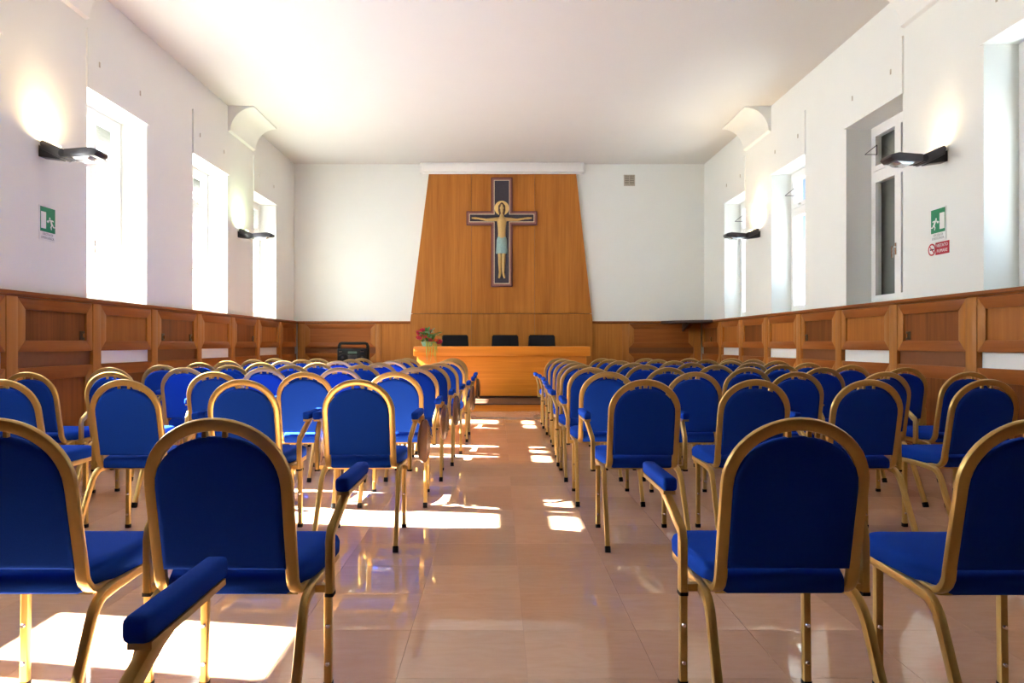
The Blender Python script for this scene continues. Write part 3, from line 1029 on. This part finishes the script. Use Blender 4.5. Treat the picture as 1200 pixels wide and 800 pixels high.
# air vent
s, z = 2.81, 4.64
v = link('air_vent', prism('air_vent', [(s - .12, z - .12), (s + .12, z - .12), (s + .12, z + .12), (s - .12, z + .12)], 0, 0.004, fF), 'plinth')
tag(v, 'small square grey air vent high on the end wall', 'vent')
bm = bmesh.new()
for a, b, c0, d0 in ((-.12, -.10, -.12, .12), (.10, .12, -.12, .12), (-.1, .1, -.12, -.1), (-.1, .1, .1, .12), (-.008, .008, -.1, .1)):
    add_prism(bm, [(s + a, z + c0), (s + b, z + c0), (s + b, z + d0), (s + a, z + d0)], 0.003, 0.016, fF)
link('vent_frame', finish(bm, 'vent_frame'), 'vent', v)
for k in range(6):
    zz = z - 0.083 + k * 0.033
    link('slat', prism('slat', [(0.004, zz - .012), (0.014, zz - .016), (0.014, zz - .011), (0.004, zz + .010)], s - .1, s + .1, lambda dd, z_, s_: fF(s_, z_, dd)), 'vent', v)

# dark corner shelf
cs = link('corner_shelf', prism('corner_shelf', [(XR - 0.09, YF - 0.085), (XR - 0.95, YF - 0.085), (XR - 0.85, YF - 0.25), (XR - 0.40, YF - 0.75), (XR - 0.09, YF - 0.9)], 1.575, 1.625, lambda u, v_, dd: (u, v_, dd), bevel=0.004), 'plinth')
tag(cs, 'dark triangular corner shelf at the top of the panelling', 'shelf')
link('bracket', prism('bracket', [(0, 1.575), (0.5, 1.575), (0.46, 1.54), (0, 1.40)], XR - 0.5, XR - 0.47, lambda dd, z_, x_: (x_, YF - 0.085 - dd, z_)), 'plinth', cs)

# ------------------------------------------------------------------ cross (generic painted wooden crucifix)
CX, CZ0 = 0.073, 2.35
X0 = empty('painted_cross', (CX, YF - 0.075, CZ0))
tag(X0, 'large painted wooden cross with gold haloed figure hung on wood panel', 'cross')
g = lambda u, v_, dd: (u, -dd, v_)
def cross_outline(e):
    # plain Latin cross, e insets
    R = [(0.23 - e, 0 + e), (0.23 - e, 1.31 + e), (0.755 - e, 1.31 + e), (0.755 - e, 1.61 - e), (0.23 - e, 1.61 - e), (0.23 - e, 2.33 - e)]
    return R + [(-x, y) for x, y in R[::-1]]
link('board', prism('board', cross_outline(0), 0, 0.05, g, bevel=0.006), 'maroon', X0)
link('border', prism('border', cross_outline(0.025), 0.045, 0.062, g), 'maroon2', X0)
link('gilt_line', prism('gilt_line', cross_outline(0.062), 0.055, 0.066, g), 'cream', X0)
link('painted_field', prism('painted_field', cross_outline(0.076), 0.058, 0.070, g), 'icondark', X0)
# figure in relief: one continuous body
bm = bmesh.new()
def fig(pts_r):
    pts_r = list(pts_r)
    add_sweep(bm, [g(u, v_, dd) for u, v_, dd, rr in pts_r], circ(1.0, 10), (1, 0, 0) if abs(pts_r[0][0] - pts_r[-1][0]) < .1 else (0, 0, 1), [rr for _, _, _, rr in pts_r])
fig([(0, 0.90, .075, .085), (0, 1.0, .075, .088), (0, 1.12, .08, .08), (0, 1.25, .085, .085), (0, 1.38, .085, .10), (0, 1.45, .08, .09), (0, 1.49, .08, .045), (0, 1.56, .085, .04), (0, 1.60, .09, .048), (0, 1.66, .09, .056), (0, 1.73, .085, .045), (0, 1.76, .085, .01)])
for sx in (-1, 1):
    fig([(sx * .05, 1.43, .08, .045), (sx * .16, 1.43, .08, .037), (sx * .33, 1.42, .08, .028), (sx * .50, 1.45, .078, .02), (sx * .56, 1.455, .078, .024), (sx * .64, 1.46, .078, .012)])
    fig([(sx * .045, 0.95, .078, .058), (sx * .043, 0.78, .08, .05), (sx * .04, 0.62, .082, .038), (sx * .038, 0.52, .08, .04), (sx * .034, 0.30, .08, .026), (sx * .045, 0.24, .088, .028), (sx * .06, 0.18, .09, .018)])
fb = finish(bm, 'figure', True, 60)
figo = link('figure', fb, 'ochre', X0)
link('halo', prism('halo', [(.155 * math.cos(t * math.pi / 16), 1.67 + .155 * math.sin(t * math.pi / 16)) for t in range(32)], 0.05, 0.078, g, bevel=0.003), 'goldleaf', X0)
bm = bmesh.new()
add_sweep(bm, [g(0, 1.05, .08), g(0, .98, .082), g(0, .85, .085), g(0, .70, .085)], [(a * 1.0, b * .8) for a, b in circ(1, 14)], (1, 0, 0), [.093, .11, .115, .125])
link('loincloth', finish(bm, 'loincloth', True), 'paleblue', figo)
bm = bmesh.new()
add_sweep(bm, [g(0, 1.52, .077), g(0, 1.62, .08), g(0, 1.72, .08), g(0, 1.785, .08)], [(a, b * .7) for a, b in circ(1, 12)], (1, 0, 0), [.055, .078, .073, .02])
link('hair', finish(bm, 'hair', True), 'hair', figo)

# ------------------------------------------------------------------ boombox on side table
tb = empty('side_table', (-2.92, 14.5, DZ))
tag(tb, 'small wooden side table under the boombox', 'table')
link('tabletop', box('tabletop', -0.42, 0.42, -0.25, 0.25, 0.58, 0.615, 0.004), 'dark_x', tb)
for sx in (-1, 1):
    for sy in (-1, 1):
        a, b = sorted((sx * .38, sx * .34)); c0, d0 = sorted((sy * .21, sy * .17))
        link('leg', box('leg', a, b, c0, d0, 0, 0.58), 'dark_x', tb)
bb = empty('boombox', (-2.95, 14.42, DZ + 0.615))
tag(bb, 'black portable boombox with raised carrying handle on side table', 'boombox')
link('body', box('body', -0.31, 0.31, -0.1, 0.1, 0.0, 0.30, 0.02, 2), 'rubber', bb)
hd = [(-.29, 0, .15), (-.29, 0, .36), (-.27, 0, .40), (-.24, 0, .41), (.24, 0, .41), (.27, 0, .40), (.29, 0, .36), (.29, 0, .15)]
link('handle', sweep('handle', hd, rrect(.055, .06, .008, 2), (1, 0, 0)), 'rubber', bb)
for sx in (-1, 1):
    bm = bmesh.new()
    add_cyl(bm, (sx * .2, -.1, .12), (0, -1, 0), 0.085, 0.012, 20, .075)
    sp = link('speaker', finish(bm, 'speaker', True), 'rubber', bb)
    bm = bmesh.new()
    add_cyl(bm, (sx * .2, -.111, .12), (0, -1, 0), 0.03, 0.008, 14, .015)
    link('speaker_cone', finish(bm, 'speaker_cone', True), 'lampmetal', sp)
link('display', box('display', -.09, .09, -.108, -.098, .20, .245), 'display', bb)
link('cassette_door', box('cassette_door', -.09, .09, -.11, -.098, .05, .17, .004), 'lampmetal', bb)
for k in range(4):
    bm = bmesh.new()
    add_cyl(bm, (-.26 + k * .035 + (0.37 if k > 1 else 0), -.1, .24), (0, -1, 0), .012, .014, 10)
    link('knob', finish(bm, 'knob', True), 'steel', bb)

# ------------------------------------------------------------------ flowers on the desk
fl = empty('flower_arrangement', (-1.34, DKY + 0.13, 1.09))
tag(fl, 'red and pink flower arrangement with trailing greenery on the desk', 'flowers')
bm = bmesh.new()
add_sweep(bm, [(0, 0, 0), (0, 0, 0.02), (0, 0, 0.09)], circ(1, 16), (1, 0, 0), [.08, .09, .12])
link('bowl', finish(bm, 'bowl', True), 'leaf2', fl)
rf = random.Random(11)
def petal_head(n, r):
    bm = bmesh.new()
    for ring, (m, tilt, ln) in enumerate(((n, 0.35, r), (n - 2, 0.9, r * .8), (3, 1.3, r * .5))):
        for k in range(m):
            a = 2 * math.pi * k / m + ring * .4
            dr = Vector((math.cos(a) * math.cos(tilt), math.sin(a) * math.cos(tilt), math.sin(tilt)))
            sd_ = Vector((-math.sin(a), math.cos(a), 0)) * ln * .38
            up = dr.cross(sd_).normalized() * ln * .12
            v0 = bm.verts.new((0, 0, 0)); v1 = bm.verts.new(dr * ln * .6 + sd_); v2 = bm.verts.new(dr * ln + up); v3 = bm.verts.new(dr * ln * .6 - sd_); v4 = bm.verts.new(dr * ln * .55 - up * 1.5)
            for t in ((v0, v1, v4), (v1, v2, v4), (v2, v3, v4), (v3, v0, v4)):
                bm.faces.new(t)
    return finish(bm, 'flower_head', True, 80)
heads = [petal_head(7, .075), petal_head(8, .055)]
def leaf_mesh(L, W):
    bm = bmesh.new()
    rows = []
    for k in range(6):
        t = k / 5
        wv = W * math.sin(math.pi * min(1, t * .92 + .06)) ** .8
        z_ = 0.25 * L * t * t * -1
        rows.append([bm.verts.new((-wv, L * t, z_ + wv * .3)), bm.verts.new((0, L * t, z_)), bm.verts.new((wv, L * t, z_ + wv * .3))])
    for k in range(5):
        for j in range(2):
            bm.faces.new([rows[k][j], rows[k][j + 1], rows[k + 1][j + 1], rows[k + 1][j]])
    return finish(bm, 'leaf', True, 80)
leaves = [leaf_mesh(.16, .028), leaf_mesh(.11, .035)]
for k in range(11):
    tgt = Vector((rf.uniform(-.20, .06), rf.uniform(-.12, .1), rf.uniform(.14, .30)))
    if k >= 7:
        tgt = Vector((rf.uniform(.0, .24), rf.uniform(-.12, .1), rf.uniform(.06, .24)))
    st = link('stem', sweep('stem', [(0, 0, .05), tuple(tgt * .55 + Vector((0, 0, .03))), tuple(tgt)], circ(.004, 6), (1, 0, 0)), 'leaf', fl)
    h = link('flower_head', heads[k % 2].copy(), 'rose' if k < 7 else ('orange' if k % 2 else 'rose'), st, loc=tgt)
    h.rotation_euler = (rf.uniform(.3, 1.1), rf.uniform(-.4, .4), rf.uniform(-.6, .6))
for k in range(44):
    a = rf.uniform(0, 2 * math.pi)
    me = leaves[k % 2].copy()
    rr = rf.uniform(.02, .13)
    o = link('leaf', me, ('leaf', 'leaf2', 'leaf')[k % 3], fl, loc=(rr * math.cos(a) + (.05 if k % 3 else 0), rr * math.sin(a) * .7, rf.uniform(.07, .28)))
    o.rotation_euler = (rf.uniform(-.3, 1.2), rf.uniform(-.3, .3), a - math.pi / 2)
for k in range(12):
    x = rf.uniform(-.02, .20)
    zl = rf.uniform(-.32, -.12)
    p = [(x * .5, -.05, .08), (x * .8, -.14, .09), (x, -.165, .02), (x + rf.uniform(-.02, .02), -.170, zl * .5), (x + rf.uniform(-.03, .03), -.172, zl)]
    link('trailing_stem', sweep('trailing_stem', p, rrect(.012, .004, .0015, 1), (1, 0, 0), [1, 1, 1, .9, .3]), 'stem', fl)

# small socket plate on the panelling near the no-smoking sign
s, z = 6.62, 0.72
so = link('wall_socket', prism('wall_socket', [(s - .03, z - .03), (s + .03, z - .03), (s + .03, z + .03), (s - .03, z + .03)], 0.041, 0.056, fR, bevel=.003), 'black')
tag(so, 'small black socket on the wood panelling, no-smoking sign side', 'socket')
